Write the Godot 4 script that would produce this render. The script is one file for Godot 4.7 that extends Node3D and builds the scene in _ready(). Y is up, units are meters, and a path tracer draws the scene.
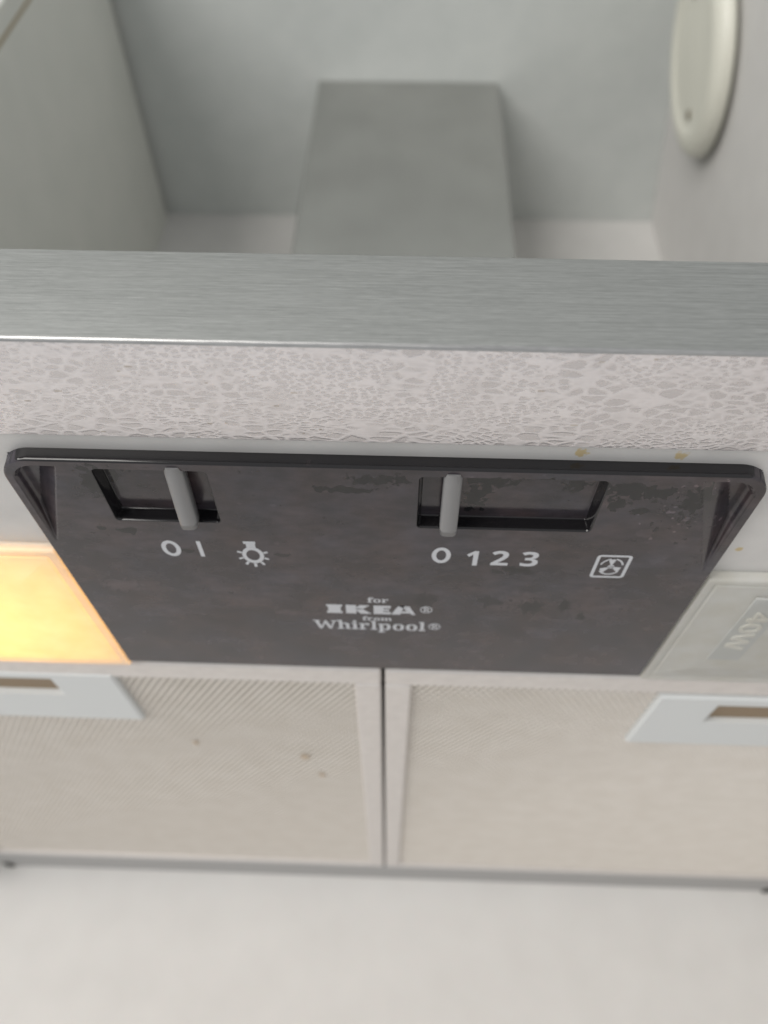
extends Node3D
# A stainless cooker hood seen from below and in front. Origin: lower front edge of the hood, x right, y up, -z towards the wall.

const WALL_Z := -0.565
const CEILING_Y := 0.865
const MID := 0.0045          # centre line of the hood
const PANEL_Y := -0.0024     # face of the black control panel

var M := {}
var rng := RandomNumberGenerator.new()


func _ready() -> void:
	rng.seed = 7
	make_camera()
	make_light()
	make_materials()
	make_setting()
	make_cabinet()
	make_wall_cover()
	make_hood()


# ---------------------------------------------------------------- camera and light
func make_camera() -> void:
	var cam := Camera3D.new()
	cam.name = "camera"
	var a := CameraAttributesPhysical.new()
	a.frustum_focal_length = 35.0 / (2.0 * 512.0 / 769.0)
	a.frustum_near = 0.01
	a.frustum_far = 30.0
	a.frustum_focus_distance = 0.172
	a.exposure_aperture = 10.5
	cam.attributes = a
	cam.keep_aspect = Camera3D.KEEP_HEIGHT
	cam.near = 0.01
	cam.far = 30.0
	cam.fov = rad_to_deg(2.0 * atan(512.0 / 769.0))
	cam.basis = Basis(Vector3.UP, 0.0241) * Basis(Vector3.RIGHT, 0.6029) * Basis(Vector3.BACK, 0.0386)
	cam.position = Vector3(0.0089, -0.108, 0.1016)
	add_child(cam)
	cam.current = true


func make_light() -> void:
	var env := Environment.new()
	env.background_mode = Environment.BG_COLOR
	env.background_color = Color(0.50, 0.505, 0.51).linear_to_srgb()
	env.tonemap_mode = Environment.TONE_MAPPER_LINEAR
	env.tonemap_exposure = 1.1
	env.sdfgi_enabled = true
	env.ssao_enabled = true
	env.ssil_enabled = true
	var we := WorldEnvironment.new()
	we.name = "environment"
	we.environment = env
	add_child(we)
	# daylight from the kitchen window behind and to the left of the viewer
	var win := AreaLight3D.new()
	win.name = "window_light"
	win.area_size = Vector2(2.2, 1.8)
	win.area_normalize_energy = true
	win.light_energy = 9.0
	win.light_color = Color(1.0, 0.985, 0.965)
	win.shadow_enabled = true
	win.area_range = 12.0
	add_child(win)
	win.look_at_from_position(Vector3(-2.1, -0.75, 2.6), Vector3(0.05, 0.0, -0.5))


# ---------------------------------------------------------------- textures
func noise(freq: float, sd: int, oct := 3, kind := FastNoiseLite.TYPE_SIMPLEX_SMOOTH) -> FastNoiseLite:
	var n := FastNoiseLite.new()
	n.noise_type = kind
	n.seed = sd
	n.frequency = freq
	n.fractal_type = FastNoiseLite.FRACTAL_FBM
	n.fractal_octaves = oct
	return n


func tex(im: Image) -> ImageTexture:
	return ImageTexture.create_from_image(im)


func grey_bytes(w: int, h: int, f: Callable) -> Image:
	var b := PackedByteArray()
	b.resize(w * h)
	for y in h:
		for x in w:
			b[y * w + x] = clampi(int(255.0 * float(f.call(x, y))), 0, 255)
	return Image.create_from_data(w, h, false, Image.FORMAT_L8, b)


# long fine scratches along the width of the picture
func brushed(w: int, h: int, sd: int) -> PackedFloat32Array:
	var a := PackedFloat32Array()
	a.resize(w * h)
	for layer in 3:
		var cols: int = [24, 70, 200][layer]
		var r := RandomNumberGenerator.new()
		r.seed = sd + layer
		var small := PackedByteArray()
		small.resize(cols * h)
		for k in cols * h:
			small[k] = r.randi() % 256
		var im := Image.create_from_data(cols, h, false, Image.FORMAT_L8, small)
		im.resize(w, h, Image.INTERPOLATE_CUBIC)
		var d := im.get_data()
		var g: float = [0.4, 0.35, 0.25][layer]
		for k in w * h:
			a[k] += g * d[k] / 255.0
	return a


func image_from(a: PackedFloat32Array, w: int, h: int, lo: float, hi: float) -> Image:
	var b := PackedByteArray()
	b.resize(w * h)
	for k in w * h:
		b[k] = clampi(int(255.0 * lerpf(lo, hi, a[k])), 0, 255)
	return Image.create_from_data(w, h, false, Image.FORMAT_L8, b)


func plain(called: String, c: Color, rough: float, metal := 0.0) -> StandardMaterial3D:
	var m := StandardMaterial3D.new()
	m.resource_name = called
	m.albedo_color = c.linear_to_srgb()
	m.roughness = rough
	m.metallic = metal
	M[called] = m
	return m


func world_mapped(m: StandardMaterial3D, s: Vector3, off := Vector3(0.5, 0.5, 0.5)) -> void:
	m.uv1_triplanar = true
	m.uv1_world_triplanar = true
	m.uv1_scale = s
	m.uv1_offset = off
	m.uv1_triplanar_sharpness = 8.0


# mottled colour: a noise texture between two linear colours
func mottle(m: StandardMaterial3D, freq: float, sd: int, a: Color, b: Color, s: Vector3, size := 512) -> void:
	var n := noise(freq, sd, 5)
	var im := n.get_seamless_image(size, size)
	im.convert(Image.FORMAT_L8)
	var d := im.get_data()
	var out := PackedByteArray()
	out.resize(size * size * 3)
	for k in size * size:
		var c := a.lerp(b, d[k] / 255.0).linear_to_srgb()
		out[3 * k] = int(255.0 * c.r)
		out[3 * k + 1] = int(255.0 * c.g)
		out[3 * k + 2] = int(255.0 * c.b)
	m.albedo_color = Color.WHITE
	m.albedo_texture = tex(Image.create_from_data(size, size, false, Image.FORMAT_RGB8, out))
	world_mapped(m, s)


func make_materials() -> void:
	# paint
	var p := plain("wall_paint", Color(0.72, 0.71, 0.69), 0.75)
	mottle(p, 0.02, 3, Color(0.625, 0.615, 0.60), Color(0.665, 0.655, 0.64), Vector3(2, 2, 2))
	p = plain("ceiling_paint", Color(0.7, 0.7, 0.7), 0.85)
	mottle(p, 0.02, 4, Color(0.60, 0.63, 0.615), Color(0.65, 0.675, 0.66), Vector3(2, 2, 2))
	p = plain("cabinet_paint", Color(0.74, 0.74, 0.69), 0.5)
	mottle(p, 0.015, 5, Color(0.70, 0.71, 0.66), Color(0.75, 0.75, 0.70), Vector3(2, 2, 2))
	plain("cabinet_edge", Color(0.42, 0.33, 0.19), 0.6)
	plain("cover_plastic", Color(0.72, 0.715, 0.63), 0.4)
	plain("screw_metal", Color(0.22, 0.19, 0.14), 0.45, 0.5)
	# brushed steel, grain along x
	var w := 1024
	var h := 1024
	var br := brushed(w, h, 11)
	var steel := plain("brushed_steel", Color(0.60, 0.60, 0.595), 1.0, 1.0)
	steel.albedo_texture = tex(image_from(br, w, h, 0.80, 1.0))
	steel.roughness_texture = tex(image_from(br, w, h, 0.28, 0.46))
	steel.heightmap_enabled = true
	steel.heightmap_scale = 0.0035
	steel.heightmap_texture = tex(image_from(br, w, h, 0.0, 1.0))
	world_mapped(steel, Vector3(4, 8, 8))
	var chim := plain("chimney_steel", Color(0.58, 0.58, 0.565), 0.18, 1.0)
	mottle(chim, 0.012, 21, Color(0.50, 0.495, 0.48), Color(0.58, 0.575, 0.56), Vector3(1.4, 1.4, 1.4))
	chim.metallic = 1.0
	# steel hem under the lip, covered with dried drops of grease
	make_drops()
	# flat steel round the control panel, a few grease specks
	make_insert_steel()
	# control panel
	make_panel_materials()
	var lev := plain("lever_plastic", Color(0.25, 0.25, 0.255), 0.38)
	lev.metallic = 0.35
	plain("print_white", Color(0.56, 0.57, 0.60), 0.5)
	# lamp covers
	var lens := plain("lens_plastic", Color(0.87, 0.865, 0.82), 0.32)
	mottle(lens, 0.012, 81, Color(0.83, 0.81, 0.74), Color(0.91, 0.905, 0.87), Vector3(12, 12, 12))
	lens.backlight_enabled = true
	lens.backlight = Color(1, 1, 1)
	var mark := plain("lens_marking", Color(0.58, 0.59, 0.57), 0.6)
	mark.backlight_enabled = true
	mark.backlight = Color(1, 1, 1)
	plain("lamp_housing", Color(0.75, 0.75, 0.73), 0.6)
	var bulb := plain("bulb_glass", Color(0.9, 0.85, 0.7), 0.4)
	bulb.emission_enabled = true
	bulb.emission = Color(1.0, 0.74, 0.34)
	bulb.emission_energy_multiplier = 3.0
	plain("bulb_off", Color(0.8, 0.8, 0.78), 0.3)
	# filters
	var fr := plain("filter_frame", Color(0.66, 0.63, 0.60), 0.42, 0.55)
	mottle(fr, 0.03, 31, Color(0.70, 0.665, 0.64), Color(0.78, 0.745, 0.72), Vector3(9, 9, 9))
	fr.metallic = 0.5
	var me := plain("filter_mesh", Color(0.60, 0.56, 0.50), 0.45, 0.6)
	mottle(me, 0.02, 33, Color(0.74, 0.695, 0.635), Color(0.82, 0.78, 0.73), Vector3(5, 5, 5))
	me.metallic = 0.45
	plain("filter_back", Color(0.34, 0.30, 0.245), 0.6, 0.3)
	plain("handle_plastic", Color(0.68, 0.70, 0.70), 0.45)
	plain("slot_grease", Color(0.26, 0.185, 0.11), 0.5)
	plain("rail_steel", Color(0.42, 0.42, 0.42), 0.5, 0.6)
	plain("rubber", Color(0.03, 0.028, 0.025), 0.7)
	plain("stain", Color(0.58, 0.46, 0.33), 0.5)


# 0 on the borders between drops, rising inside them; drops lie along x
func cells(freq: float, sd: int, w: int, h: int) -> PackedByteArray:
	var n := FastNoiseLite.new()
	n.noise_type = FastNoiseLite.TYPE_CELLULAR
	n.seed = sd
	n.frequency = freq
	n.fractal_type = FastNoiseLite.FRACTAL_NONE
	n.cellular_return_type = FastNoiseLite.RETURN_DISTANCE2_SUB
	n.cellular_jitter = 1.1
	n.domain_warp_enabled = true
	n.domain_warp_amplitude = 9.0
	n.domain_warp_frequency = 0.05
	var im := n.get_image(int(w / 2.1), h)
	im.convert(Image.FORMAT_L8)
	im.resize(w, h, Image.INTERPOLATE_CUBIC)
	return im.get_data()


func make_drops() -> void:
	var w := 2048
	var h := 256
	var coarse := cells(0.062, 41, w, h)
	var fine := cells(0.115, 42, w, h)
	var patch := noise(0.006, 43, 2).get_image(w, h).get_data()
	var br := brushed(w, h, 51)
	var ht := PackedFloat32Array()
	ht.resize(w * h)
	var rgb := PackedByteArray()
	rgb.resize(w * h * 3)
	var ro := PackedByteArray()
	ro.resize(w * h)
	for k in w * h:
		var q := smoothstep(0.35, 0.65, patch[k] / 255.0)
		var c := 1.0 - smoothstep(0.03, 0.34, coarse[k] / 255.0)
		var f := 1.0 - smoothstep(0.03, 0.36, fine[k] / 255.0)
		var ridge := lerpf(c, f, q) * smoothstep(-0.1, 0.25, patch[(k + w * 90 + 500) % (w * h)] / 255.0)
		ht[k] = 0.85 * ridge + 0.15 * br[k]
		ro[k] = int(255.0 * clampf(0.25 + 0.16 * ridge + 0.10 * (br[k] - 0.5), 0.0, 1.0))
		var a := 0.645 + 0.18 * ridge + 0.06 * (patch[k] / 255.0 - 0.5) + 0.09 * (br[k] - 0.5)
		var col := Color(a * 1.02, a * 0.98, a * 0.99).linear_to_srgb()
		rgb[3 * k] = int(255.0 * col.r)
		rgb[3 * k + 1] = int(255.0 * col.g)
		rgb[3 * k + 2] = int(255.0 * col.b)
	# a few darker specks of dirt
	for i in 34:
		var cx := rng.randi_range(4, w - 6)
		var cy := rng.randi_range(4, h - 4)
		var rx := rng.randi_range(2, 6)
		for dx in range(-rx, rx + 1):
			for dy in range(-1, 2):
				var k := clampi(cy + dy, 0, h - 1) * w + clampi(cx + dx, 0, w - 1)
				for ch in 3:
					rgb[3 * k + ch] = int(rgb[3 * k + ch] * [0.86, 0.84, 0.80][ch])
	var m := plain("drop_steel", Color.WHITE, 1.0, 0.7)
	m.albedo_texture = tex(Image.create_from_data(w, h, false, Image.FORMAT_RGB8, rgb))
	m.roughness_texture = tex(Image.create_from_data(w, h, false, Image.FORMAT_L8, ro))
	m.heightmap_enabled = true
	m.heightmap_scale = 0.006
	m.heightmap_texture = tex(image_from(ht, w, h, 0.0, 1.0))
	world_mapped(m, Vector3(4, 32, 32))


func make_insert_steel() -> void:
	var w := 1024
	var h := 1024
	var n := noise(0.01, 61, 4).get_image(w, h).get_data()
	var rgb := PackedByteArray()
	rgb.resize(w * h * 3)
	for k in w * h:
		var a := lerpf(0.60, 0.70, n[k] / 255.0)
		var col := Color(a, a * 0.985, a * 0.965).linear_to_srgb()
		rgb[3 * k] = int(255.0 * col.r)
		rgb[3 * k + 1] = int(255.0 * col.g)
		rgb[3 * k + 2] = int(255.0 * col.b)
	var specks := []
	# grease specks the photograph shows in front of the panel (x, z in mm, radius in mm)
	specks.append_array([[49.0, -31.6, 1.5], [71.0, -31.8, 1.4], [98.0, -70.0, 1.0]])
	for s in specks:
		var cx := int((s[0] / 250.0 + 0.5) * w)
		var cy := int((s[1] / 250.0 + 0.5 + 1.0) * h) % h
		var rr: float = s[2] / 250.0 * w
		var edge := noise(0.15, int(s[0] * 7.0), 2)
		for dy in range(-int(rr * 2) - 1, int(rr * 2) + 2):
			for dx in range(-int(rr * 2) - 1, int(rr * 2) + 2):
				var d := Vector2(dx, dy).length() / rr + 0.6 * edge.get_noise_2d(dx, dy)
				var t := 1.0 - smoothstep(0.75, 1.05, d)
				if t <= 0.0:
					continue
				var k := posmod(cy + dy, h) * w + posmod(cx + dx, w)
				for ch in 3:
					rgb[3 * k + ch] = int(rgb[3 * k + ch] * lerpf(1.0, [0.96, 0.88, 0.70][ch], t))
	var m := plain("insert_steel", Color.WHITE, 0.48, 0.35)
	m.albedo_texture = tex(Image.create_from_data(w, h, false, Image.FORMAT_RGB8, rgb))
	world_mapped(m, Vector3(4, 4, 4))


# black plastic under a film of grease: film thin in wiped blotches, thicker in smears
func make_panel_materials() -> void:
	var w := 1080
	var h := 720                                # 6 pixels a millimetre, x -85..95 mm, z -30..-150 mm
	var big := noise(0.007, 71, 4).get_image(w, h).get_data()
	var mid_im := noise(0.035, 72, 4).get_image(w / 2, h)
	mid_im.resize(w, h, Image.INTERPOLATE_CUBIC)
	var mid := mid_im.get_data()
	var tiny := noise(0.25, 73, 2).get_image(w, h).get_data()
	var blot := noise(0.055, 74, 3).get_image(w, h).get_data()
	var film := PackedFloat32Array()
	film.resize(w * h)
	for y in h:
		for x in w:
			var k := y * w + x
			film[k] = 0.50 + 0.24 * (big[k] / 255.0 - 0.5) + 0.20 * (mid[k] / 255.0 - 0.5) + 0.06 * (tiny[k] / 255.0 - 0.5)
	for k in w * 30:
		film[k] = 0.12                             # film cut back: the front edge's dark reflection is painted in
	for y in range(36, 190):                       # slider recess sides blackened too, their dark reflection put into the colour
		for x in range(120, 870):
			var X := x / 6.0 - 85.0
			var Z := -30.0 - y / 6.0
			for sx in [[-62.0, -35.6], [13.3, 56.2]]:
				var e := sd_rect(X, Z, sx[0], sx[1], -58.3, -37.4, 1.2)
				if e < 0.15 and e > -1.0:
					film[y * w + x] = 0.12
	# wiped or wet blotches (mm): x, z, rx, rz, strength; the photograph shows them by the right slot and the front edge
	var spots := [[61.0, -40.5, 6.0, 3.0, 1.0], [67.0, -41.5, 5.0, 2.6, 1.0], [60.0, -46.0, 3.0, 2.4, 0.9], [66.0, -49.0, 2.0, 1.4, 0.9], [78.0, -44.0, 4.0, 5.0, 0.7],
		[30.0, -42.0, 6.0, 4.5, 1.0], [27.0, -50.0, 3.0, 5.0, 0.9], [40.0, -39.0, 8.0, 2.2, 0.9], [50.0, -43.0, 3.0, 3.0, 0.8], [4.0, -39.0, 7.0, 2.0, 0.8], [-5.0, -43.0, 8.0, 1.4, 0.6],
		[-62.0, -42.0, 4.0, 6.0, 0.5], [-60.0, -63.0, 2.4, 1.6, 0.8], [-66.5, -62.0, 1.2, 1.4, 0.8], [-47.5, -72.0, 3.0, 1.0, 0.8], [-22.0, -73.0, 2.4, 1.0, 0.5], [40.0, -78.0, 5.0, 2.0, 0.5], [48.0, -99.0, 3.4, 4.0, 0.45], [57.0, -97.0, 2.0, 3.4, 0.5],
		[36.0, -96.0, 5.0, 3.0, 0.45], [63.0, -104.0, 1.4, 2.4, 0.6], [17.0, -96.0, 4.0, 4.0, 0.3], [10.0, -113.0, 5.0, 1.6, 0.3]]
	for s in spots:
		dab(film, blot, w, h, s, -0.7)
	var smears := [[-70.0, -92.0, 6.0, 3.6, 0.9], [20.0, -120.0, 5.0, 2.0, 0.5], [-24.0, -106.0, 3.0, 1.6, 0.7], [43.0, -93.0, 6.0, 4.0, 0.5], [70.0, -58.0, 2.6, 2.4, 0.7], [76.0, -71.0, 2.0, 1.6, 0.5],
		[-20.0, -86.0, 9.0, 3.0, 0.3], [-35.0, -100.0, 10.0, 2.4, 0.25], [5.0, -86.0, 8.0, 3.0, 0.3], [30.0, -123.0, 3.0, 1.2, 0.8], [-8.0, -131.0, 5.0, 1.4, 0.7], [50.0, -112.0, 2.6, 3.0, 0.4], [64.0, -88.0, 4.0, 2.0, 0.3], [-55.0, -110.0, 6.0, 3.0, 0.3]]
	for s in smears:
		dab(film, blot, w, h, s, 0.16)
	for i in 420:
		var s := [rng.randf_range(-82, 91), rng.randf_range(-147, -33), rng.randf_range(0.25, 0.9), rng.randf_range(0.2, 0.7), rng.randf_range(0.3, 1.0)]
		dab(film, blot, w, h, s, 0.12 if i % 2 else -0.20)
	for i in 90:                                 # fine droplets near the front right corner
		dab(film, blot, w, h, [rng.randfn(75.0, 3.4), rng.randfn(-47.0, 7.0), rng.randf_range(0.25, 0.6), rng.randf_range(0.25, 0.7), 1.0], -0.3 if i % 3 else 0.35)
	var rgb := PackedByteArray()
	rgb.resize(w * h * 3)
	var ro := PackedByteArray()
	ro.resize(w * h)
	for k in w * h:
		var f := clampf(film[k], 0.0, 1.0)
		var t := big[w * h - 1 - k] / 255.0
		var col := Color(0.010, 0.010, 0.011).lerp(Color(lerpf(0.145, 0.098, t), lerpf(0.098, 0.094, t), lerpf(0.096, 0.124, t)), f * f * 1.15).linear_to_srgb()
		rgb[3 * k] = int(255.0 * col.r)
		rgb[3 * k + 1] = int(255.0 * col.g)
		rgb[3 * k + 2] = int(255.0 * col.b)
		ro[k] = int(255.0 * lerpf(0.03, 0.26, f))
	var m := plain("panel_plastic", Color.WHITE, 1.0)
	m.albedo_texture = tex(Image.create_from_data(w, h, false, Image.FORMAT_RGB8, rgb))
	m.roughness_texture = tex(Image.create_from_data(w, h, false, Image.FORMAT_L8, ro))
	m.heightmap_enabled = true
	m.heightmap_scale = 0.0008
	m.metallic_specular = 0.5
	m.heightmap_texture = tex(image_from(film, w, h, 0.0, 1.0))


func dab(film: PackedFloat32Array, blot: PackedByteArray, w: int, h: int, s: Array, amount: float) -> void:
	var cx := (float(s[0]) + 85.0) * 6.0
	var cy := (-30.0 - float(s[1])) * 6.0
	var rx := float(s[2]) * 6.0
	var ry := float(s[3]) * 6.0
	for y in range(maxi(0, int(cy - 1.6 * ry)), mini(h, int(cy + 1.6 * ry) + 1)):
		for x in range(maxi(0, int(cx - 1.6 * rx)), mini(w, int(cx + 1.6 * rx) + 1)):
			var d := Vector2((x - cx) / rx, (y - cy) / ry).length() + 1.5 * (blot[y * w + x] / 255.0 - 0.5)
			film[y * w + x] += amount * float(s[4]) * (1.0 - smoothstep(0.8, 0.95, d))


# ---------------------------------------------------------------- mesh helpers
func begin() -> SurfaceTool:
	var st := SurfaceTool.new()
	st.begin(Mesh.PRIMITIVE_TRIANGLES)
	return st


# triangle with one normal for each corner; wound clockwise as seen from where the normals point
func tri(st: SurfaceTool, a: Vector3, b: Vector3, c: Vector3, na: Vector3, nb: Vector3, nc: Vector3) -> void:
	var swap := (b - a).cross(c - a).dot(na + nb + nc) > 0.0
	var v := [a, c, b] if swap else [a, b, c]
	var n := [na, nc, nb] if swap else [na, nb, nc]
	for i in 3:
		st.set_normal(n[i])
		st.add_vertex(v[i])


func quad(st: SurfaceTool, a: Vector3, b: Vector3, c: Vector3, d: Vector3, n: Vector3) -> void:
	tri(st, a, b, c, n, n, n)
	tri(st, a, c, d, n, n, n)


# box with chamfered edges between two corners
func box(st: SurfaceTool, lo: Vector3, hi: Vector3, bevel := 0.0004) -> void:
	var c := (lo + hi) / 2.0
	var e := (hi - lo) / 2.0
	var b := minf(bevel, minf(e.x, minf(e.y, e.z)) * 0.6)
	for ax in 3:
		var u := (ax + 1) % 3
		var v := (ax + 2) % 3
		for s in [-1.0, 1.0]:
			var n := Vector3.ZERO
			n[ax] = s
			var q := []
			for k in [[-1, -1], [1, -1], [1, 1], [-1, 1]]:
				var pt := c
				pt[ax] += s * e[ax]
				pt[u] += k[0] * (e[u] - b)
				pt[v] += k[1] * (e[v] - b)
				q.append(pt)
			quad(st, q[0], q[1], q[2], q[3], n)
			for s2 in [-1.0, 1.0]:                   # chamfer between the faces ax = s and u = s2
				var n2 := Vector3.ZERO
				n2[ax] = s
				n2[u] = s2
				var a0 := c
				a0[ax] += s * e[ax]
				a0[u] += s2 * (e[u] - b)
				var a1 := c
				a1[ax] += s * (e[ax] - b)
				a1[u] += s2 * e[u]
				var lv := Vector3.ZERO
				lv[v] = e[v] - b
				quad(st, a0 - lv, a0 + lv, a1 + lv, a1 - lv, n2.normalized())
	for sx in [-1.0, 1.0]:
		for sy in [-1.0, 1.0]:
			for sz in [-1.0, 1.0]:
				var s := Vector3(sx, sy, sz)
				var n := s.normalized()
				tri(st, c + s * Vector3(e.x, e.y - b, e.z - b), c + s * Vector3(e.x - b, e.y, e.z - b), c + s * Vector3(e.x - b, e.y - b, e.z), n, n, n)


# a profile of (z, y) points drawn along x, with smooth normals where flagged; normals point to the left of its run
func extrude_x(st: SurfaceTool, prof: PackedVector2Array, x0: float, x1: float, smooth_angle := 0.6) -> void:
	var seg := []
	for i in prof.size() - 1:
		var d := prof[i + 1] - prof[i]
		seg.append(Vector3(0, d.x, -d.y).normalized() * -1.0)
	for i in seg.size():
		var n0: Vector3 = seg[i]
		var n1: Vector3 = seg[i]
		if i > 0 and n0.angle_to(seg[i - 1]) < smooth_angle:
			n0 = (n0 + seg[i - 1]).normalized()
		if i < seg.size() - 1 and n1.angle_to(seg[i + 1]) < smooth_angle:
			n1 = (n1 + seg[i + 1]).normalized()
		var a := Vector3(x0, prof[i].y, prof[i].x)
		var b := Vector3(x1, prof[i].y, prof[i].x)
		var c := Vector3(x1, prof[i + 1].y, prof[i + 1].x)
		var d := Vector3(x0, prof[i + 1].y, prof[i + 1].x)
		tri(st, a, b, c, n0, n0, n1)
		tri(st, a, c, d, n0, n1, n1)


# a face that looks down, y = f(x, z), with slopes from f
func relief(xs: PackedFloat32Array, zs: PackedFloat32Array, f: Callable) -> ArrayMesh:
	var v := PackedVector3Array()
	var nn := PackedVector3Array()
	var uv := PackedVector2Array()
	var ix := PackedInt32Array()
	var nx := xs.size() - 1
	var nz := zs.size() - 1
	var row := nx + 1
	var e := 0.00002
	for z in zs:
		for x in xs:
			var y: float = f.call(x, z)
			var hx: float = (f.call(x + e, z) - f.call(x - e, z)) / (2.0 * e)
			var hz: float = (f.call(x, z + e) - f.call(x, z - e)) / (2.0 * e)
			v.append(Vector3(x, y, z))
			nn.append(Vector3(hx, -1.0, hz).normalized())
			uv.append(Vector2((x + 0.085) / 0.18, (-0.030 - z) / 0.12))
	for j in nz:
		for i in nx:
			var a := j * row + i
			ix.append_array([a, a + 1, a + row + 1, a, a + row + 1, a + row])
	var nrm := (v[ix[1]] - v[ix[0]]).cross(v[ix[2]] - v[ix[0]])
	if nrm.y < 0.0:                              # clockwise as seen from below
		pass_flip(ix)
	var arr := []
	arr.resize(Mesh.ARRAY_MAX)
	arr[Mesh.ARRAY_VERTEX] = v
	arr[Mesh.ARRAY_NORMAL] = nn
	arr[Mesh.ARRAY_TEX_UV] = uv
	arr[Mesh.ARRAY_INDEX] = ix
	var m := ArrayMesh.new()
	m.add_surface_from_arrays(Mesh.PRIMITIVE_TRIANGLES, arr)
	return m


# grid lines from a to b, closer together round the given edges (metres)
func lines(a: float, b: float, step: float, edges: Array, fine := 0.00008, reach := 0.0011) -> PackedFloat32Array:
	var out := PackedFloat32Array()
	var t := a
	while t < b:
		out.append(t)
		var near := false
		for e in edges:
			near = near or (t > e - reach - step and t < e + reach)
		t += fine if near else step
	out.append(b)
	return out


func pass_flip(ix: PackedInt32Array) -> void:
	for k in range(0, ix.size(), 3):
		var t := ix[k + 1]
		ix[k + 1] = ix[k + 2]
		ix[k + 2] = t


# profile of (radius, height) turned round +y
func lathe(st: SurfaceTool, prof: Array, turns := 64, smooth_angle := 0.7) -> void:
	var seg := []
	for i in prof.size() - 1:
		var d: Vector2 = prof[i + 1] - prof[i]
		seg.append(Vector2(d.y, -d.x).normalized())
	for i in seg.size():
		var n0: Vector2 = seg[i]
		var n1: Vector2 = seg[i]
		if i > 0 and absf(n0.angle_to(seg[i - 1])) < smooth_angle:
			n0 = (n0 + seg[i - 1]).normalized()
		if i < seg.size() - 1 and absf(n1.angle_to(seg[i + 1])) < smooth_angle:
			n1 = (n1 + seg[i + 1]).normalized()
		for k in turns:
			var a0 := TAU * k / turns
			var a1 := TAU * (k + 1) / turns
			var u0 := Vector3(cos(a0), 0, sin(a0))
			var u1 := Vector3(cos(a1), 0, sin(a1))
			var p: Vector2 = prof[i]
			var q: Vector2 = prof[i + 1]
			var up := Vector3.UP
			if p.x > 0.0:
				tri(st, u0 * p.x + up * p.y, u1 * p.x + up * p.y, u1 * q.x + up * q.y, u0 * n0.x + up * n0.y, u1 * n0.x + up * n0.y, u1 * n1.x + up * n1.y)
			if q.x > 0.0:
				tri(st, u0 * p.x + up * p.y, u1 * q.x + up * q.y, u0 * q.x + up * q.y, u0 * n0.x + up * n0.y, u1 * n1.x + up * n1.y, u0 * n1.x + up * n1.y)


func obj(called: String, mesh: Mesh, mat: Material, parent: Node = self) -> MeshInstance3D:
	var o := MeshInstance3D.new()
	o.name = called
	o.mesh = mesh
	o.material_override = mat
	parent.add_child(o, true)
	return o


func node(called: String, parent: Node = self) -> Node3D:
	var o := Node3D.new()
	o.name = called
	parent.add_child(o, true)
	return o


func tag(o: Node, label: String, category: String) -> void:
	o.set_meta("label", label)
	o.set_meta("category", category)


# ---------------------------------------------------------------- the setting
func make_setting() -> void:
	var st := begin()
	box(st, Vector3(-1.1, -0.75, WALL_Z - 0.10), Vector3(0.52, CEILING_Y, WALL_Z), 0.001)
	obj("wall_back", st.commit(), M.wall_paint).set_meta("kind", "structure")
	st = begin()
	box(st, Vector3(-2.0, CEILING_Y, WALL_Z - 0.10), Vector3(1.6, CEILING_Y + 0.08, 2.2), 0.001)
	obj("ceiling", st.commit(), M.ceiling_paint).set_meta("kind", "structure")
	# the right wall does not stand quite square to the back wall
	st = begin()
	var p := [Vector3(0.356, 0, WALL_Z + 0.0005), Vector3(0.297, 0, -0.150), Vector3(0.520, 0, -0.150), Vector3(0.520, 0, WALL_Z + 0.0005)]
	var lo := Vector3(0, -0.75, 0)
	var hi := Vector3(0, CEILING_Y - 0.0005, 0)
	var mid: Vector3 = (p[0] + p[1] + p[2] + p[3]) / 4.0
	for i in 4:
		var a: Vector3 = p[i]
		var b: Vector3 = p[(i + 1) % 4]
		var n := (b - a).cross(Vector3.UP).normalized()
		if n.dot((a + b) / 2.0 - mid) < 0.0:
			n = -n
		quad(st, a + lo, b + lo, b + hi, a + hi, n)
	quad(st, p[0] + hi, p[1] + hi, p[2] + hi, p[3] + hi, Vector3.UP)
	quad(st, p[0] + lo, p[1] + lo, p[2] + lo, p[3] + lo, Vector3.DOWN)
	obj("wall_right", st.commit(), M.wall_paint).set_meta("kind", "structure")


# wall cabinet to the left of the hood: only its side shows
func make_cabinet() -> void:
	var c := node("wall_cabinet")
	c.position = Vector3(-0.333, 0, 0)
	tag(c, "tall off white wall cabinet reaching the ceiling left of the steel chimney", "cabinet")
	var st := begin()
	box(st, Vector3(-0.018, -0.02, WALL_Z), Vector3(0, CEILING_Y - 0.012, -0.207), 0.0008)
	obj("side_panel", st.commit(), M.cabinet_paint, c)
	st = begin()
	box(st, Vector3(-0.40, -0.02, WALL_Z), Vector3(-0.0185, CEILING_Y - 0.012, -0.207), 0.0008)
	obj("carcass", st.commit(), M.cabinet_paint, c)
	st = begin()
	box(st, Vector3(-0.398, -0.018, -0.2065), Vector3(-0.0015, CEILING_Y - 0.014, -0.2035), 0.0004)
	obj("door_seal", st.commit(), M.cabinet_edge, c)
	st = begin()
	box(st, Vector3(-0.40, -0.022, -0.203), Vector3(0.0, CEILING_Y - 0.004, -0.184), 0.0012)
	obj("door", st.commit(), M.cabinet_paint, c)
	st = begin()
	box(st, Vector3(-0.398, CEILING_Y - 0.0117, WALL_Z), Vector3(-0.012, CEILING_Y - 0.0002, -0.21), 0.0003)
	obj("top_filler", st.commit(), M.cabinet_edge, c)


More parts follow.
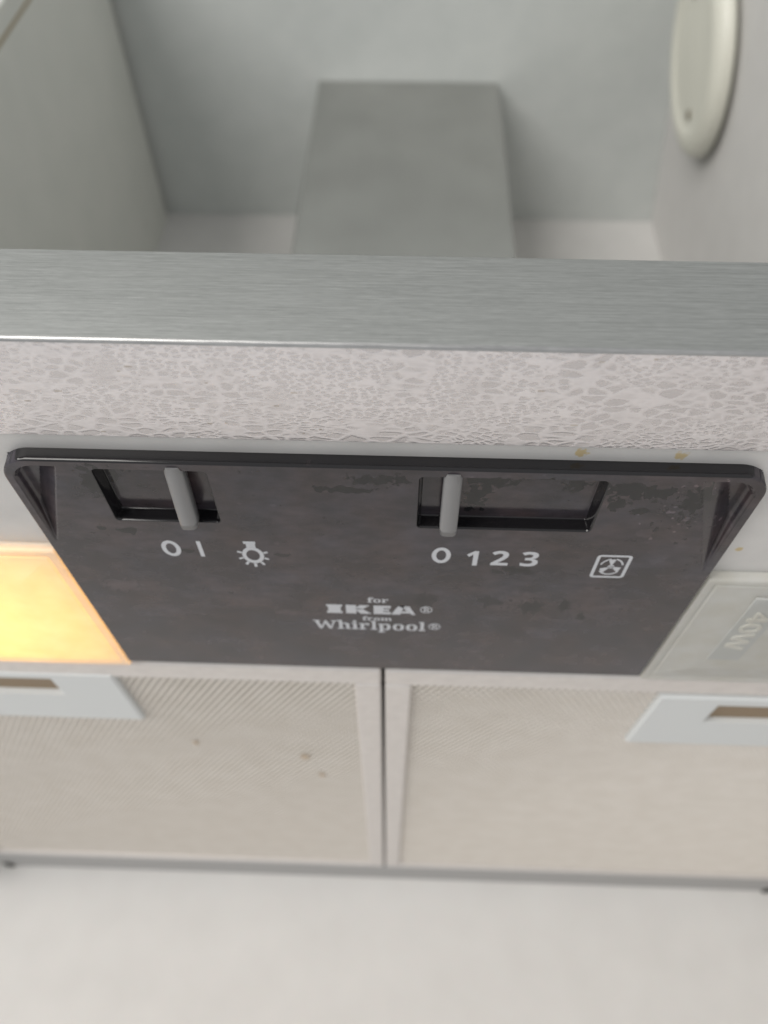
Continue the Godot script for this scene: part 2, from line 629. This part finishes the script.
func make_wall_cover() -> void:
	var c := node("round_wall_cover")
	tag(c, "round cream plastic vent cover screwed to the white wall right of the chimney", "vent cover")
	# +y of the turned shape looks out of the right wall
	var along := Vector3(0.356 - 0.297, 0, WALL_Z - (-0.150)).normalized()
	var out := Vector3.UP.cross(along).normalized()
	if out.x > 0.0:
		out = -out
	c.basis = Basis(along, out, along.cross(out))
	var t := (-0.285 - (-0.150)) / (WALL_Z - (-0.150))
	c.position = Vector3(lerpf(0.297, 0.356, t), 0.728, -0.277)
	c.scale = Vector3(1.05, 1.0, 1.05)
	var st := begin()
	lathe(st, [Vector2(0.072, 0.0004), Vector2(0.072, 0.0065)], 72)
	obj("gasket", st.commit(), M.cover_plastic, c)
	st = begin()
	lathe(st, [Vector2(0.070, 0.0060), Vector2(0.0885, 0.0062), Vector2(0.091, 0.0080), Vector2(0.0915, 0.0120), Vector2(0.0900, 0.0170), Vector2(0.0860, 0.0210), Vector2(0.0790, 0.0235), Vector2(0.0700, 0.0242),
		Vector2(0.0665, 0.0230), Vector2(0.0645, 0.0215), Vector2(0.0600, 0.0210), Vector2(0.0300, 0.0218), Vector2(0.0, 0.0220)], 96)
	obj("cap", st.commit(), M.cover_plastic, c)
	for s in [-1.0, 1.0]:
		st = begin()
		lathe(st, [Vector2(0.0052, 0.0205), Vector2(0.0050, 0.0225), Vector2(0.0040, 0.0230), Vector2(0.0022, 0.0229), Vector2(0.0015, 0.0218), Vector2(0.0, 0.0218)], 20)
		var sc := obj("screw", st.commit(), M.screw_metal, c)
		var world_dir: Vector3 = Vector3(0, -0.024, -0.043) * s
		sc.position = Vector3(world_dir.dot(c.basis.x), 0, world_dir.dot(c.basis.z))


# ---------------------------------------------------------------- the hood
func make_hood() -> void:
	var hood := node("range_hood")
	tag(hood, "brushed steel cooker hood with black control panel and square chimney on the wall", "cooker hood")
	var xl := MID - 0.30
	var xr := MID + 0.30
	# folded front lip
	var st := begin()
	var pr := PackedVector2Array()
	pr.append(Vector2(-0.012, 0.0273))
	for k in 6:
		var a := k / 5.0 * PI / 2.0
		pr.append(Vector2(-0.0008 + 0.0008 * sin(a), 0.0265 + 0.0008 * cos(a)))
	for k in 8:
		var a := k / 7.0 * PI / 2.0
		pr.append(Vector2(-0.0009 + 0.0009 * cos(a), 0.0009 - 0.0009 * sin(a)))
	extrude_x(st, pr, xl, xr)
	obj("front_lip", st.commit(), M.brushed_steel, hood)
	st = begin()
	pr = PackedVector2Array([Vector2(-0.0009, 0.0), Vector2(-0.0282, 0.0), Vector2(-0.0285, 0.0001), Vector2(-0.0287, 0.0004), Vector2(-0.0287, 0.0016)])
	extrude_x(st, pr, xl, xr)
	obj("lower_hem", st.commit(), M.drop_steel, hood)
	# casing above and at the sides, open below
	st = begin()
	pr = PackedVector2Array([Vector2(-0.565, 0.100), Vector2(-0.20, 0.100), Vector2(-0.012, 0.0273)])
	extrude_x(st, pr, xl, xr)
	for x in [xl, xr]:
		var n := Vector3(-1 if x < 0 else 1, 0, 0)
		var poly := [Vector3(x, 0.0002, -0.002), Vector3(x, 0.0272, -0.0012), Vector3(x, 0.0273, -0.012), Vector3(x, 0.100, -0.20), Vector3(x, 0.100, -0.565), Vector3(x, 0.0002, -0.565)]
		for i in range(1, 5):
			tri(st, poly[0], poly[i], poly[i + 1], n, n, n)
	obj("casing", st.commit(), M.brushed_steel, hood)
	# chimney, reaching the ceiling
	st = begin()
	box(st, Vector3(-0.1033, 0.1003, -0.5648), Vector3(0.1167, CEILING_Y - 0.0005, -0.3766), 0.0012)
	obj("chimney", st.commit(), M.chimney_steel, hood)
	# flat steel round panel and lamps
	st = begin()
	sheet_with_holes(st, xl + 0.001, xr - 0.001, -0.1535, -0.0289, 0.001, [[-0.0818, 0.0908, -0.1435, -0.0362], [-0.200, -0.0855, -0.1500, -0.0765], [0.0955, 0.209, -0.1500, -0.0825]])
	obj("lamp_plate", st.commit(), M.insert_steel, hood)
	make_panel(hood)
	make_lamp(hood, -0.2020, -0.0838, -0.1515, -0.0755, true)
	make_lamp(hood, 0.0935, 0.2110, -0.1510, -0.0812, false)
	make_filter(hood, xl + 0.003, MID - 0.0007, -0.148, 0.053, -0.1640, -0.2110, 0.029, -0.1685, -0.1845)
	make_filter(hood, MID + 0.0007, xr - 0.003, 0.155, 0.0485, -0.1690, -0.2205, 0.0255, -0.1755, -0.1935)
	st = begin()
	box(st, Vector3(xl, -0.0012, -0.5648), Vector3(xr, 0.012, -0.5215), 0.0012)
	obj("rear_rail", st.commit(), M.rail_steel, hood)
	for x in [xl - 0.001, xr - 0.005]:
		st = begin()
		box(st, Vector3(x, -0.0028, -0.5647), Vector3(x + 0.006, 0.010, -0.553), 0.001)
		obj("corner_cap", st.commit(), M.rubber, hood)


# flat sheet facing down with rectangular holes [x0, x1, z0, z1], 0.8 mm thick
func sheet_with_holes(st: SurfaceTool, x0: float, x1: float, z0: float, z1: float, y: float, holes: Array, thick := 0.0008) -> void:
	var xs := [x0, x1]
	var zs := [z0, z1]
	for q in holes:
		xs.append_array([q[0], q[1]])
		zs.append_array([q[2], q[3]])
	xs.sort()
	zs.sort()
	for i in xs.size() - 1:
		for j in zs.size() - 1:
			var cx: float = (xs[i] + xs[i + 1]) / 2.0
			var cz: float = (zs[j] + zs[j + 1]) / 2.0
			var open := false
			for q in holes:
				open = open or (cx > q[0] and cx < q[1] and cz > q[2] and cz < q[3])
			if not open and xs[i + 1] - xs[i] > 1e-6 and zs[j + 1] - zs[j] > 1e-6:
				quad(st, Vector3(xs[i], y, zs[j]), Vector3(xs[i + 1], y, zs[j]), Vector3(xs[i + 1], y, zs[j + 1]), Vector3(xs[i], y, zs[j + 1]), Vector3.DOWN)
	for q in holes:
		var c := [Vector3(q[0], y, q[2]), Vector3(q[1], y, q[2]), Vector3(q[1], y, q[3]), Vector3(q[0], y, q[3])]
		var mid: Vector3 = (c[0] + c[2]) / 2.0
		for k in 4:
			var a: Vector3 = c[k]
			var b: Vector3 = c[(k + 1) % 4]
			var n := (mid - (a + b) / 2.0).normalized()
			quad(st, a, b, b + Vector3(0, thick, 0), a + Vector3(0, thick, 0), n)


func sd_rect(x: float, z: float, x0: float, x1: float, z0: float, z1: float, r: float) -> float:
	var qx := absf(x - (x0 + x1) / 2.0) - (x1 - x0) / 2.0 + r
	var qz := absf(z - (z0 + z1) / 2.0) - (z1 - z0) / 2.0 + r
	return Vector2(maxf(qx, 0), maxf(qz, 0)).length() + minf(maxf(qx, qz), 0.0) - r


# height of the control panel's face (millimetres in, metres out)
func panel_height(x: float, z: float) -> float:
	var X := x * 1000.0
	var Z := z * 1000.0
	var y := -2.4
	# rounded rim: front corners wide, rear corners tight
	var r := 7.5 if Z > -90.0 else 1.0
	var d := sd_rect(X, Z, -83.4, 92.6, -147.0, -34.5, r)
	if d > -0.6:
		y += 0.6 - sqrt(maxf(0.0, 0.36 - pow(minf(d + 0.6, 0.6), 2.0)))
	if d > 0.0:
		y += minf(d * 12.0, 3.6)
	# recesses of the two sliders
	for s in [[-62.0, -35.6], [13.3, 56.2]]:
		var e := sd_rect(X, Z, s[0], s[1], -58.3, -37.4, 1.2)
		y += 3.4 * (1.0 - smoothstep(-1.0, 0.1, e))
	# hollow corners left and right of the raised middle: a slope down from the middle, closed by the rim
	var inside := 1.0 - smoothstep(-0.6, 0.2, sd_rect(X, Z, -81.0, 90.0, -146.0, -36.8, 6.0))
	var tl := -69.5 + (Z + 36.0) * (12.5 / 37.0)
	var sl := (tl - X) * 0.947
	var tr := 76.5 - (Z + 36.0) * (13.5 / 41.0)
	var sr := (X - tr) * 0.947
	var hollow := maxf(clampf(sl / 4.5, 0.0, 1.0), clampf(sr / 6.5, 0.0, 1.0))
	y += 3.4 * hollow * inside * (1.0 if Z > -82.0 else 0.0)
	return y / 1000.0


func make_panel(hood: Node3D) -> void:
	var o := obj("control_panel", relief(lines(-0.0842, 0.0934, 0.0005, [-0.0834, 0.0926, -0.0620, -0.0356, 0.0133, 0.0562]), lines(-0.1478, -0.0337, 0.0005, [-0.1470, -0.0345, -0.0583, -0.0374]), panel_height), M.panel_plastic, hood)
	o.set_meta("label", "glossy black control panel with greasy film and white print")
	# sliders
	for s in [[-0.0430, 0.0], [0.0210, 0.0]]:
		var l := obj("slider_lever", lever_mesh(), M.lever_plastic, o)
		l.position = Vector3(s[0], 0, 0)
	# print
	zero(o, Vector2(-0.0511, -0.0711))
	zero(o, Vector2(0.0202, -0.0711))
	var bar := begin()
	stroke(bar, Vector2(-0.0433, -0.0672), Vector2(-0.0433, -0.0748), 0.0011)
	obj("lettering", bar.commit(), M.print_white, o)
	lettering(o, "1", 0.0284, -0.0722, 0.0072, 0.0030, "Droid Sans", 700)
	lettering(o, "2", 0.0357, -0.0718, 0.0072, 0.0046, "Droid Sans", 700)
	lettering(o, "3", 0.0435, -0.0719, 0.0072, 0.0046, "Droid Sans", 700)
	lettering(o, "for", 0.0033, -0.0970, 0.0030, 0.0062, "Droid Serif", 700)
	block_word(o)
	lettering(o, "®", 0.0176, -0.1022, 0.0040, 0.0036, "Droid Serif", 700)
	lettering(o, "from", 0.0030, -0.1088, 0.0026, 0.0090, "Droid Serif", 700)
	lettering(o, "Whirlpool", 0.0006, -0.1143, 0.0076, 0.0345, "Droid Serif", 700)
	lettering(o, "®", 0.0206, -0.1132, 0.0040, 0.0036, "Droid Serif", 700)
	# lamp symbol
	var st := begin()
	var c := Vector2(-0.0297, -0.0735)
	ring(st, c, 0.0018, 0.0026, 0.0029, 0.0041)
	for k in 7:
		var a := -PI / 2.0 + (k - 3) * 0.62
		var d := Vector2(cos(a), sin(a))
		stroke(st, c + d * Vector2(0.0030, 0.0042), c + d * Vector2(0.0042, 0.0060), 0.0008)
	stroke(st, c + Vector2(-0.0012, 0.0046), c + Vector2(0.0012, 0.0046), 0.0022)
	stroke(st, c + Vector2(-0.0018, 0.0062), c + Vector2(0.0014, 0.0062), 0.0012)
	obj("lamp_symbol", st.commit(), M.print_white, o)
	# fan symbol in a rounded frame
	st = begin()
	c = Vector2(0.0653, -0.0746)
	rounded_frame(st, c, 0.0046, 0.0058, 0.0012, 0.0009)
	ring(st, c, 0.0009, 0.0009, 0.0, 0.0)
	ring(st, c, 0.0027, 0.0036, 0.0032, 0.0042, 0.25, 1.35)
	ring(st, c, 0.0027, 0.0036, 0.0032, 0.0042, 1.8, 2.9)
	ring(st, c, 0.0027, 0.0036, 0.0032, 0.0042, 3.7, 5.7)
	for a in [PI / 2.0, PI * 7.0 / 6.0, PI * 11.0 / 6.0]:
		var d := Vector2(cos(a) * 0.0028, sin(a) * 0.0037)
		var e := Vector2(cos(a + 0.45) * 0.0028, sin(a + 0.45) * 0.0037)
		var f := Vector2(cos(a - 0.25) * 0.0028, sin(a - 0.25) * 0.0037)
		flat_poly(st, [c, c + f * 0.8, c + f, c + d * 1.02, c + e, c + e * 0.55])
	obj("fan_symbol", st.commit(), M.print_white, o)


func zero(panel: Node3D, c: Vector2) -> void:
	var st := begin()
	ring(st, c, 0.0013, 0.0025, 0.0025, 0.0039)
	obj("lettering", st.commit(), M.print_white, panel)


# the four heavy block capitals, I K E A
func block_word(panel: Node3D) -> void:
	var at := Vector2(-0.0120, -0.1057)        # lower left corner; letters 5.4 mm high
	var polys := [
		[[0, 0], [4.9, 0], [4.9, 1.2], [0, 1.2]], [[0.5, 1.2], [4.4, 1.2], [4.4, 4.2], [0.5, 4.2]], [[0, 4.2], [4.9, 4.2], [4.9, 5.4], [0, 5.4]],
		[[6.0, 0], [9.2, 0], [9.2, 5.4], [6.0, 5.4]], [[9.2, 2.0], [10.6, 0], [14.0, 0], [11.0, 3.1], [9.2, 3.4]], [[9.2, 2.6], [11.0, 2.7], [13.4, 5.4], [10.4, 5.4], [9.2, 3.9]],
		[[14.6, 0], [17.6, 0], [17.6, 5.4], [14.6, 5.4]], [[17.6, 0], [19.9, 0], [19.9, 1.5], [17.6, 1.5]], [[17.6, 2.1], [19.4, 2.1], [19.4, 3.3], [17.6, 3.3]], [[17.6, 3.9], [19.9, 3.9], [19.9, 5.4], [17.6, 5.4]],
		[[20.0, 0], [22.8, 0], [24.1, 5.4], [22.2, 5.4]], [[22.2, 5.4], [24.0, 4.0], [24.6, 4.0], [25.6, 5.4]], [[24.0, 3.6], [26.6, 0], [27.6, 0], [25.6, 5.4]], [[22.9, 0.9], [25.8, 0.9], [25.4, 2.2], [23.2, 2.2]]]
	var letter_of := [0, 0, 0, 1, 1, 1, 2, 2, 2, 2, 3, 3, 3, 3]
	for k in 4:
		var st := begin()
		for i in polys.size():
			if letter_of[i] != k:
				continue
			var pts := []
			for q in polys[i]:
				pts.append(at + Vector2(q[0] * 0.96, q[1]) * 0.001)
			flat_poly(st, pts)
		obj("lettering", st.commit(), M.print_white, panel)


# flat rounded stick: starts in the recess, its rear end stands proud of the panel
func lever_mesh() -> ArrayMesh:
	var st := begin()
	var rings := []
	var n := 20
	var steps := 14
	for k in steps + 1:
		var t := float(k) / steps
		var z := lerpf(-0.0362, -0.0588, t)
		var w := 0.00215
		var e := 1.0
		var from_end := (1.0 - t) * 0.0226
		if from_end < 0.0021:
			e = sqrt(maxf(0.0, 1.0 - pow(1.0 - from_end / 0.0021, 2.0)))
		if t == 1.0:
			e = 0.05
		var from_start := t * 0.0226
		if from_start < 0.001:
			e = minf(e, 0.75)
		var low := lerpf(-0.0034, -0.0058, t)
		var cy := low + 0.0026
		var ring_pts := []
		for i in n:
			var a := TAU * i / n
			var cx := signf(cos(a)) * pow(absf(cos(a)), 0.55)
			var sy := signf(sin(a)) * pow(absf(sin(a)), 0.55)
			ring_pts.append(Vector3(cx * w * e, cy + sy * 0.0026 * lerpf(1.0, e, 0.6), z))
		rings.append(ring_pts)
	for k in steps:
		for i in n:
			var j := (i + 1) % n
			var mid0 := Vector3(0, (rings[k][0].y + rings[k][n / 2].y) / 2.0, rings[k][0].z)
			var mid1 := Vector3(0, (rings[k + 1][0].y + rings[k + 1][n / 2].y) / 2.0, rings[k + 1][0].z)
			var back := Vector3(0, 0, -0.0028 if k >= steps - 2 else 0.0)
			var na: Vector3 = (rings[k][i] - mid0 + back * 0.5).normalized()
			var nb: Vector3 = (rings[k][j] - mid0 + back * 0.5).normalized()
			var nc: Vector3 = (rings[k + 1][j] - mid1 + back).normalized()
			var nd: Vector3 = (rings[k + 1][i] - mid1 + back).normalized()
			tri(st, rings[k][i], rings[k][j], rings[k + 1][j], na, nb, nc)
			tri(st, rings[k][i], rings[k + 1][j], rings[k + 1][i], na, nc, nd)
	for i in range(1, n - 1):
		tri(st, rings[0][0], rings[0][i], rings[0][i + 1], Vector3.BACK, Vector3.BACK, Vector3.BACK)
	return st.commit()


# words printed on the panel, centred on (x, z), stretched to the given height and width
func lettering(panel: Node3D, words: String, x: float, z: float, high: float, wide: float, font: String, weight: int, bold := 0.0, y := PANEL_Y, turn := 0.0, mat := "print_white", called := "lettering", depth := 0.00006) -> void:
	var sf := SystemFont.new()
	sf.font_names = PackedStringArray([font])
	sf.font_weight = weight
	var use: Font = sf
	if bold > 0.0:
		var fv := FontVariation.new()
		fv.base_font = sf
		fv.variation_embolden = bold
		use = fv
	var tm := TextMesh.new()
	tm.text = words
	tm.font = use
	tm.font_size = 64
	tm.pixel_size = 0.0001
	tm.depth = 0.001
	tm.curve_step = 1.0
	var box_ := tm.get_aabb()
	var o := obj(called, tm, M[mat], panel)
	var sx := wide / box_.size.x
	var sy := high / box_.size.y
	var b := Basis(Vector3(1, 0, 0), Vector3(0, 0, 1), Vector3(0, -1, 0))
	b = Basis(Vector3.DOWN, turn) * b
	b = b * Basis.from_scale(Vector3(sx, sy, depth / 0.001))
	o.basis = b
	var mid := box_.position + box_.size / 2.0
	o.position = Vector3(x, y - depth * 0.45, z) - b * Vector3(mid.x, mid.y, 0)


func flat_poly(st: SurfaceTool, pts: Array) -> void:
	var y := PANEL_Y - 0.00005
	for i in range(1, pts.size() - 1):
		tri(st, Vector3(pts[0].x, y, pts[0].y), Vector3(pts[i].x, y, pts[i].y), Vector3(pts[i + 1].x, y, pts[i + 1].y), Vector3.DOWN, Vector3.DOWN, Vector3.DOWN)


func stroke(st: SurfaceTool, a: Vector2, b: Vector2, w: float) -> void:
	var s := (b - a).orthogonal().normalized() * w / 2.0
	flat_poly(st, [a - s, b - s, b + s, a + s])


func ring(st: SurfaceTool, c: Vector2, rx: float, ry: float, ox: float, oy: float, from := 0.0, to := TAU) -> void:
	if ox == 0.0:                                # a filled disc
		ox = rx
		oy = ry
		rx = 0.00001
		ry = 0.00001
	for k in 28:
		var a0 := lerpf(from, to, k / 28.0)
		var a1 := lerpf(from, to, (k + 1) / 28.0)
		var d0 := Vector2(cos(a0), sin(a0))
		var d1 := Vector2(cos(a1), sin(a1))
		flat_poly(st, [c + d0 * Vector2(rx, ry), c + d0 * Vector2(ox, oy), c + d1 * Vector2(ox, oy), c + d1 * Vector2(rx, ry)])


func rounded_frame(st: SurfaceTool, c: Vector2, hx: float, hz: float, r: float, w: float) -> void:
	var outer := []
	var inner := []
	for q in 4:
		var k := Vector2([1, -1, -1, 1][q], [1, 1, -1, -1][q])
		for i in 6:
			var a := q * PI / 2.0 + i / 5.0 * PI / 2.0
			var d := Vector2(cos(a), sin(a))
			outer.append(c + k * Vector2(hx - r, hz - r) + d * r)
			inner.append(c + k * Vector2(hx - r, hz - r) + d * (r - w))
	for i in outer.size():
		var j := (i + 1) % outer.size()
		flat_poly(st, [inner[i], outer[i], outer[j], inner[j]])


# a lamp behind its moulded cover, in a white box
func make_lamp(hood: Node3D, x0: float, x1: float, z0: float, z1: float, lit: bool) -> void:
	var l := node("lamp", hood)
	if lit:
		l.set_meta("label", "lit lamp glowing warm orange through its moulded cover")
	var cover := func(x: float, z: float) -> float:
		var d := sd_rect(x * 1000.0, z * 1000.0, x0 * 1000.0, x1 * 1000.0, z0 * 1000.0, z1 * 1000.0, 1.2)
		var y := -1.9
		if d > -0.8:
			y += 0.8 - sqrt(maxf(0.0, 0.64 - pow(minf(d + 0.8, 0.8), 2.0)))
		if d > 0.0:
			y += minf(d * 6.0, 2.0)
		y += 0.35 * exp(-pow((d + 3.0) / 0.5, 2.0))                 # groove inside the border
		y -= 1.3 * smoothstep(3.2, 16.0, -d)                        # shallow bulge
		return y / 1000.0
	obj("lens", relief(lines(x0 - 0.0004, x1 + 0.0004, 0.001, [x0, x1, x0 + 0.003, x1 - 0.003], 0.00015), lines(z0 - 0.0004, z1 + 0.0004, 0.001, [z0, z1, z0 + 0.003, z1 - 0.003], 0.00015), cover), M.lens_plastic, l)
	# the marking moulded into the cover: a rough field with the wattage
	var mx := x0 + 0.0205
	var mz := -0.109
	var st := begin()
	if not lit:
		box(st, Vector3(mx - 0.0052, -0.00335, mz - 0.0205), Vector3(mx + 0.0052, -0.0028, mz + 0.0205), 0.0003)
		obj("marking_field", st.commit(), M.lens_marking, l)
		lettering(l, "40W", mx, mz, 0.0062, 0.0250, "Droid Sans", 700, 0.0, -0.00335, -PI / 2.0, "lens_plastic", "marking", 0.0003)
	st = begin()
	var a := Vector3(x0 + 0.002, 0.0012, z0 + 0.002)
	var b := Vector3(x1 - 0.002, 0.070, z1 - 0.002)
	quad(st, Vector3(a.x, b.y, a.z), Vector3(b.x, b.y, a.z), Vector3(b.x, b.y, b.z), Vector3(a.x, b.y, b.z), Vector3.DOWN)
	quad(st, Vector3(a.x, a.y, a.z), Vector3(b.x, a.y, a.z), Vector3(b.x, b.y, a.z), Vector3(a.x, b.y, a.z), Vector3.BACK)
	quad(st, Vector3(a.x, a.y, b.z), Vector3(b.x, a.y, b.z), Vector3(b.x, b.y, b.z), Vector3(a.x, b.y, b.z), Vector3.FORWARD)
	quad(st, Vector3(a.x, a.y, a.z), Vector3(a.x, a.y, b.z), Vector3(a.x, b.y, b.z), Vector3(a.x, b.y, a.z), Vector3.RIGHT)
	quad(st, Vector3(b.x, a.y, a.z), Vector3(b.x, a.y, b.z), Vector3(b.x, b.y, b.z), Vector3(b.x, b.y, a.z), Vector3.LEFT)
	obj("housing", st.commit(), M.lamp_housing, l)
	st = begin()
	lathe(st, [Vector2(0.0, -0.034), Vector2(0.006, -0.032), Vector2(0.011, -0.026), Vector2(0.0135, -0.016), Vector2(0.0125, -0.004), Vector2(0.0085, 0.008), Vector2(0.0070, 0.012), Vector2(0.0070, 0.026), Vector2(0.0, 0.026)], 28)
	var bulb := obj("bulb", st.commit(), M.bulb_glass if lit else M.bulb_off, l)
	bulb.position = Vector3((x0 + x1) / 2.0, 0.030, (z0 + z1) / 2.0)
	bulb.rotation.z = PI / 2.0
	if lit:
		var o := OmniLight3D.new()
		o.name = "bulb_light"
		o.light_color = Color(1.0, 0.67, 0.16)
		o.light_energy = 0.0025
		o.light_size = 0.011
		o.omni_range = 3.0
		o.omni_attenuation = 2.0
		o.shadow_enabled = true
		o.position = bulb.position
		l.add_child(o)
		var ar := AreaLight3D.new()
		ar.name = "lens_light"
		ar.area_size = Vector2(x1 - x0 - 0.01, z1 - z0 - 0.01)
		ar.area_normalize_energy = true
		ar.light_color = Color(1.0, 0.67, 0.16)
		ar.light_energy = 0.02
		ar.shadow_enabled = true
		ar.area_range = 3.0
		ar.position = Vector3((x0 + x1) / 2.0, -0.0045, (z0 + z1) / 2.0)
		ar.rotation.x = -PI / 2.0
		l.add_child(ar)


# grease filter: frame, expanded mesh, plastic handle with a finger slot
func make_filter(hood: Node3D, x0: float, x1: float, hx: float, hw: float, hz1: float, hz0: float, sw: float, sz1: float, sz0: float) -> void:
	var f := node("filter", hood)
	var z0 := -0.5210
	var z1 := -0.1536
	var y := -0.0004
	var rim := 0.0098
	var st := begin()
	box(st, Vector3(x0, y, z1 - 0.013), Vector3(x1, 0.008, z1), 0.0009)
	box(st, Vector3(x0, y, z0), Vector3(x1, 0.008, z0 + 0.0075), 0.0009)
	box(st, Vector3(x0, y, z0 + 0.0076), Vector3(x0 + rim, 0.008, z1 - 0.0131), 0.0009)
	box(st, Vector3(x1 - rim, y, z0 + 0.0076), Vector3(x1, 0.008, z1 - 0.0131), 0.0009)
	obj("frame", st.commit(), M.filter_frame, f)
	# strands of the expanded metal, two directions
	st = begin()
	var ax := x0 + rim - 0.002
	var bx := x1 - rim + 0.002
	var az := z0 + 0.006
	var bz := z1 - 0.012
	for dir in 2:
		var d := Vector2(0.46, 0.88 if dir == 0 else -0.88).normalized()
		var n := d.orthogonal()
		var reach := []
		for q in [Vector2(ax, az), Vector2(bx, az), Vector2(ax, bz), Vector2(bx, bz)]:
			reach.append(q.dot(n))
		var k: float = reach.min()
		while k < reach.max():
			k += 0.0027
			# clip the line n.p = k to the rectangle
			var t0 := -10.0
			var t1 := 10.0
			var o: Vector2 = n * k
			for a in 2:
				var lo: float = [ax, az][a]
				var hi: float = [bx, bz][a]
				var ta := (lo - o[a]) / d[a]
				var tb := (hi - o[a]) / d[a]
				t0 = maxf(t0, minf(ta, tb))
				t1 = minf(t1, maxf(ta, tb))
			if t1 - t0 < 0.002:
				continue
			var h0 := -10.0                        # the handle's opening in the mesh
			var h1 := 10.0
			for a in 2:
				var ta: float = ([hx - hw + 0.001, hz0 + 0.001][a] - o[a]) / d[a]
				var tb: float = ([hx + hw - 0.001, hz1 - 0.001][a] - o[a]) / d[a]
				h0 = maxf(h0, minf(ta, tb))
				h1 = minf(h1, maxf(ta, tb))
			var runs := [[t0, t1]]
			if h1 > h0:
				runs = [[t0, minf(t1, h0)], [maxf(t0, h1), t1]]
			for run in runs:
				if run[1] - run[0] > 0.0005:
					strand(st, o + d * run[0], o + d * run[1], n, 0.0012 if dir == 0 else 0.00145)
	var mesh := obj("mesh", st.commit(), M.filter_mesh, f)
	mesh.set_meta("kind", "stuff")
	st = begin()
	quad(st, Vector3(ax, 0.0120, az), Vector3(bx, 0.0120, az), Vector3(bx, 0.0120, bz), Vector3(ax, 0.0120, bz), Vector3.DOWN)
	obj("inner_layer", st.commit(), M.filter_back, f)
	# brown spots of grease on the mesh
	for g in [[-0.0325, -0.2613, 0.0020], [-0.0265, -0.2903, 0.0016], [-0.0808, -0.2454, 0.0013]]:
		if g[0] < x0 or g[0] > x1 or x0 > 0.0:
			continue
		st = begin()
		var blob := noise(0.9, int(g[0] * -10000.0), 2)
		var pts := []
		for i in 18:
			var a := TAU * i / 18.0
			var rr: float = g[2] * (1.0 + 0.55 * blob.get_noise_2d(cos(a), sin(a)))
			pts.append(Vector3(g[0] + cos(a) * rr, 0.0010, g[1] + sin(a) * rr * 1.8))
		for i in range(1, 17):
			tri(st, pts[0], pts[i], pts[i + 1], Vector3.DOWN, Vector3.DOWN, Vector3.DOWN)
		obj("grease_spot", st.commit(), M.stain, f)
	# handle plate: four bars round the finger slot
	st = begin()
	var yt := 0.0062
	var yb := -0.0010
	var bv := 0.0008
	sheet_with_holes(st, hx - hw + bv, hx + hw - bv, hz0 + bv, hz1 - bv, yb, [[hx - sw, hx + sw, sz0, sz1]], 0.006)
	var oc := [Vector3(hx - hw, yb, hz0), Vector3(hx + hw, yb, hz0), Vector3(hx + hw, yb, hz1), Vector3(hx - hw, yb, hz1)]
	var centre := Vector3(hx, yb, (hz0 + hz1) / 2.0)
	for k in 4:
		var a: Vector3 = oc[k]
		var b: Vector3 = oc[(k + 1) % 4]
		var side: Vector3 = (b - a).normalized().cross(Vector3.UP)
		if side.dot((a + b) / 2.0 - centre) < 0.0:
			side = -side
		var ai: Vector3 = a + Vector3(signf(hx - a.x) * bv, 0, signf(centre.z - a.z) * bv)
		var bi: Vector3 = b + Vector3(signf(hx - b.x) * bv, 0, signf(centre.z - b.z) * bv)
		var up := Vector3(0, bv, 0)
		quad(st, ai, bi, b + up, a + up, (side + Vector3.DOWN).normalized())
		quad(st, a + up, b + up, b + Vector3(0, yt - yb, 0), a + Vector3(0, yt - yb, 0), side)
	obj("handle", st.commit(), M.handle_plastic, f)
	st = begin()
	quad(st, Vector3(hx - sw, 0.0014, sz0), Vector3(hx + sw, 0.0014, sz0), Vector3(hx + sw, 0.0014, sz1), Vector3(hx - sw, 0.0014, sz1), Vector3.DOWN)
	obj("finger_slot", st.commit(), M.slot_grease, f).set_meta("label", "finger slot coated with brown grease")


func strand(st: SurfaceTool, p: Vector2, q: Vector2, n: Vector2, y: float) -> void:
	var h := Vector3(0, 0.0008, 0)
	var a := Vector3(p.x, y, p.y)
	var b := Vector3(q.x, y, q.y)
	var s := Vector3(n.x, 0, n.y) * 0.00046
	quad(st, a - s * 0.5, b - s * 0.5, b + s * 0.5, a + s * 0.5, Vector3.DOWN)
	quad(st, a - s * 0.5, b - s * 0.5, b - s + h, a - s + h, (Vector3.DOWN - Vector3(n.x, 0, n.y)).normalized())
	quad(st, a + s * 0.5, b + s * 0.5, b + s + h, a + s + h, (Vector3.DOWN + Vector3(n.x, 0, n.y)).normalized())
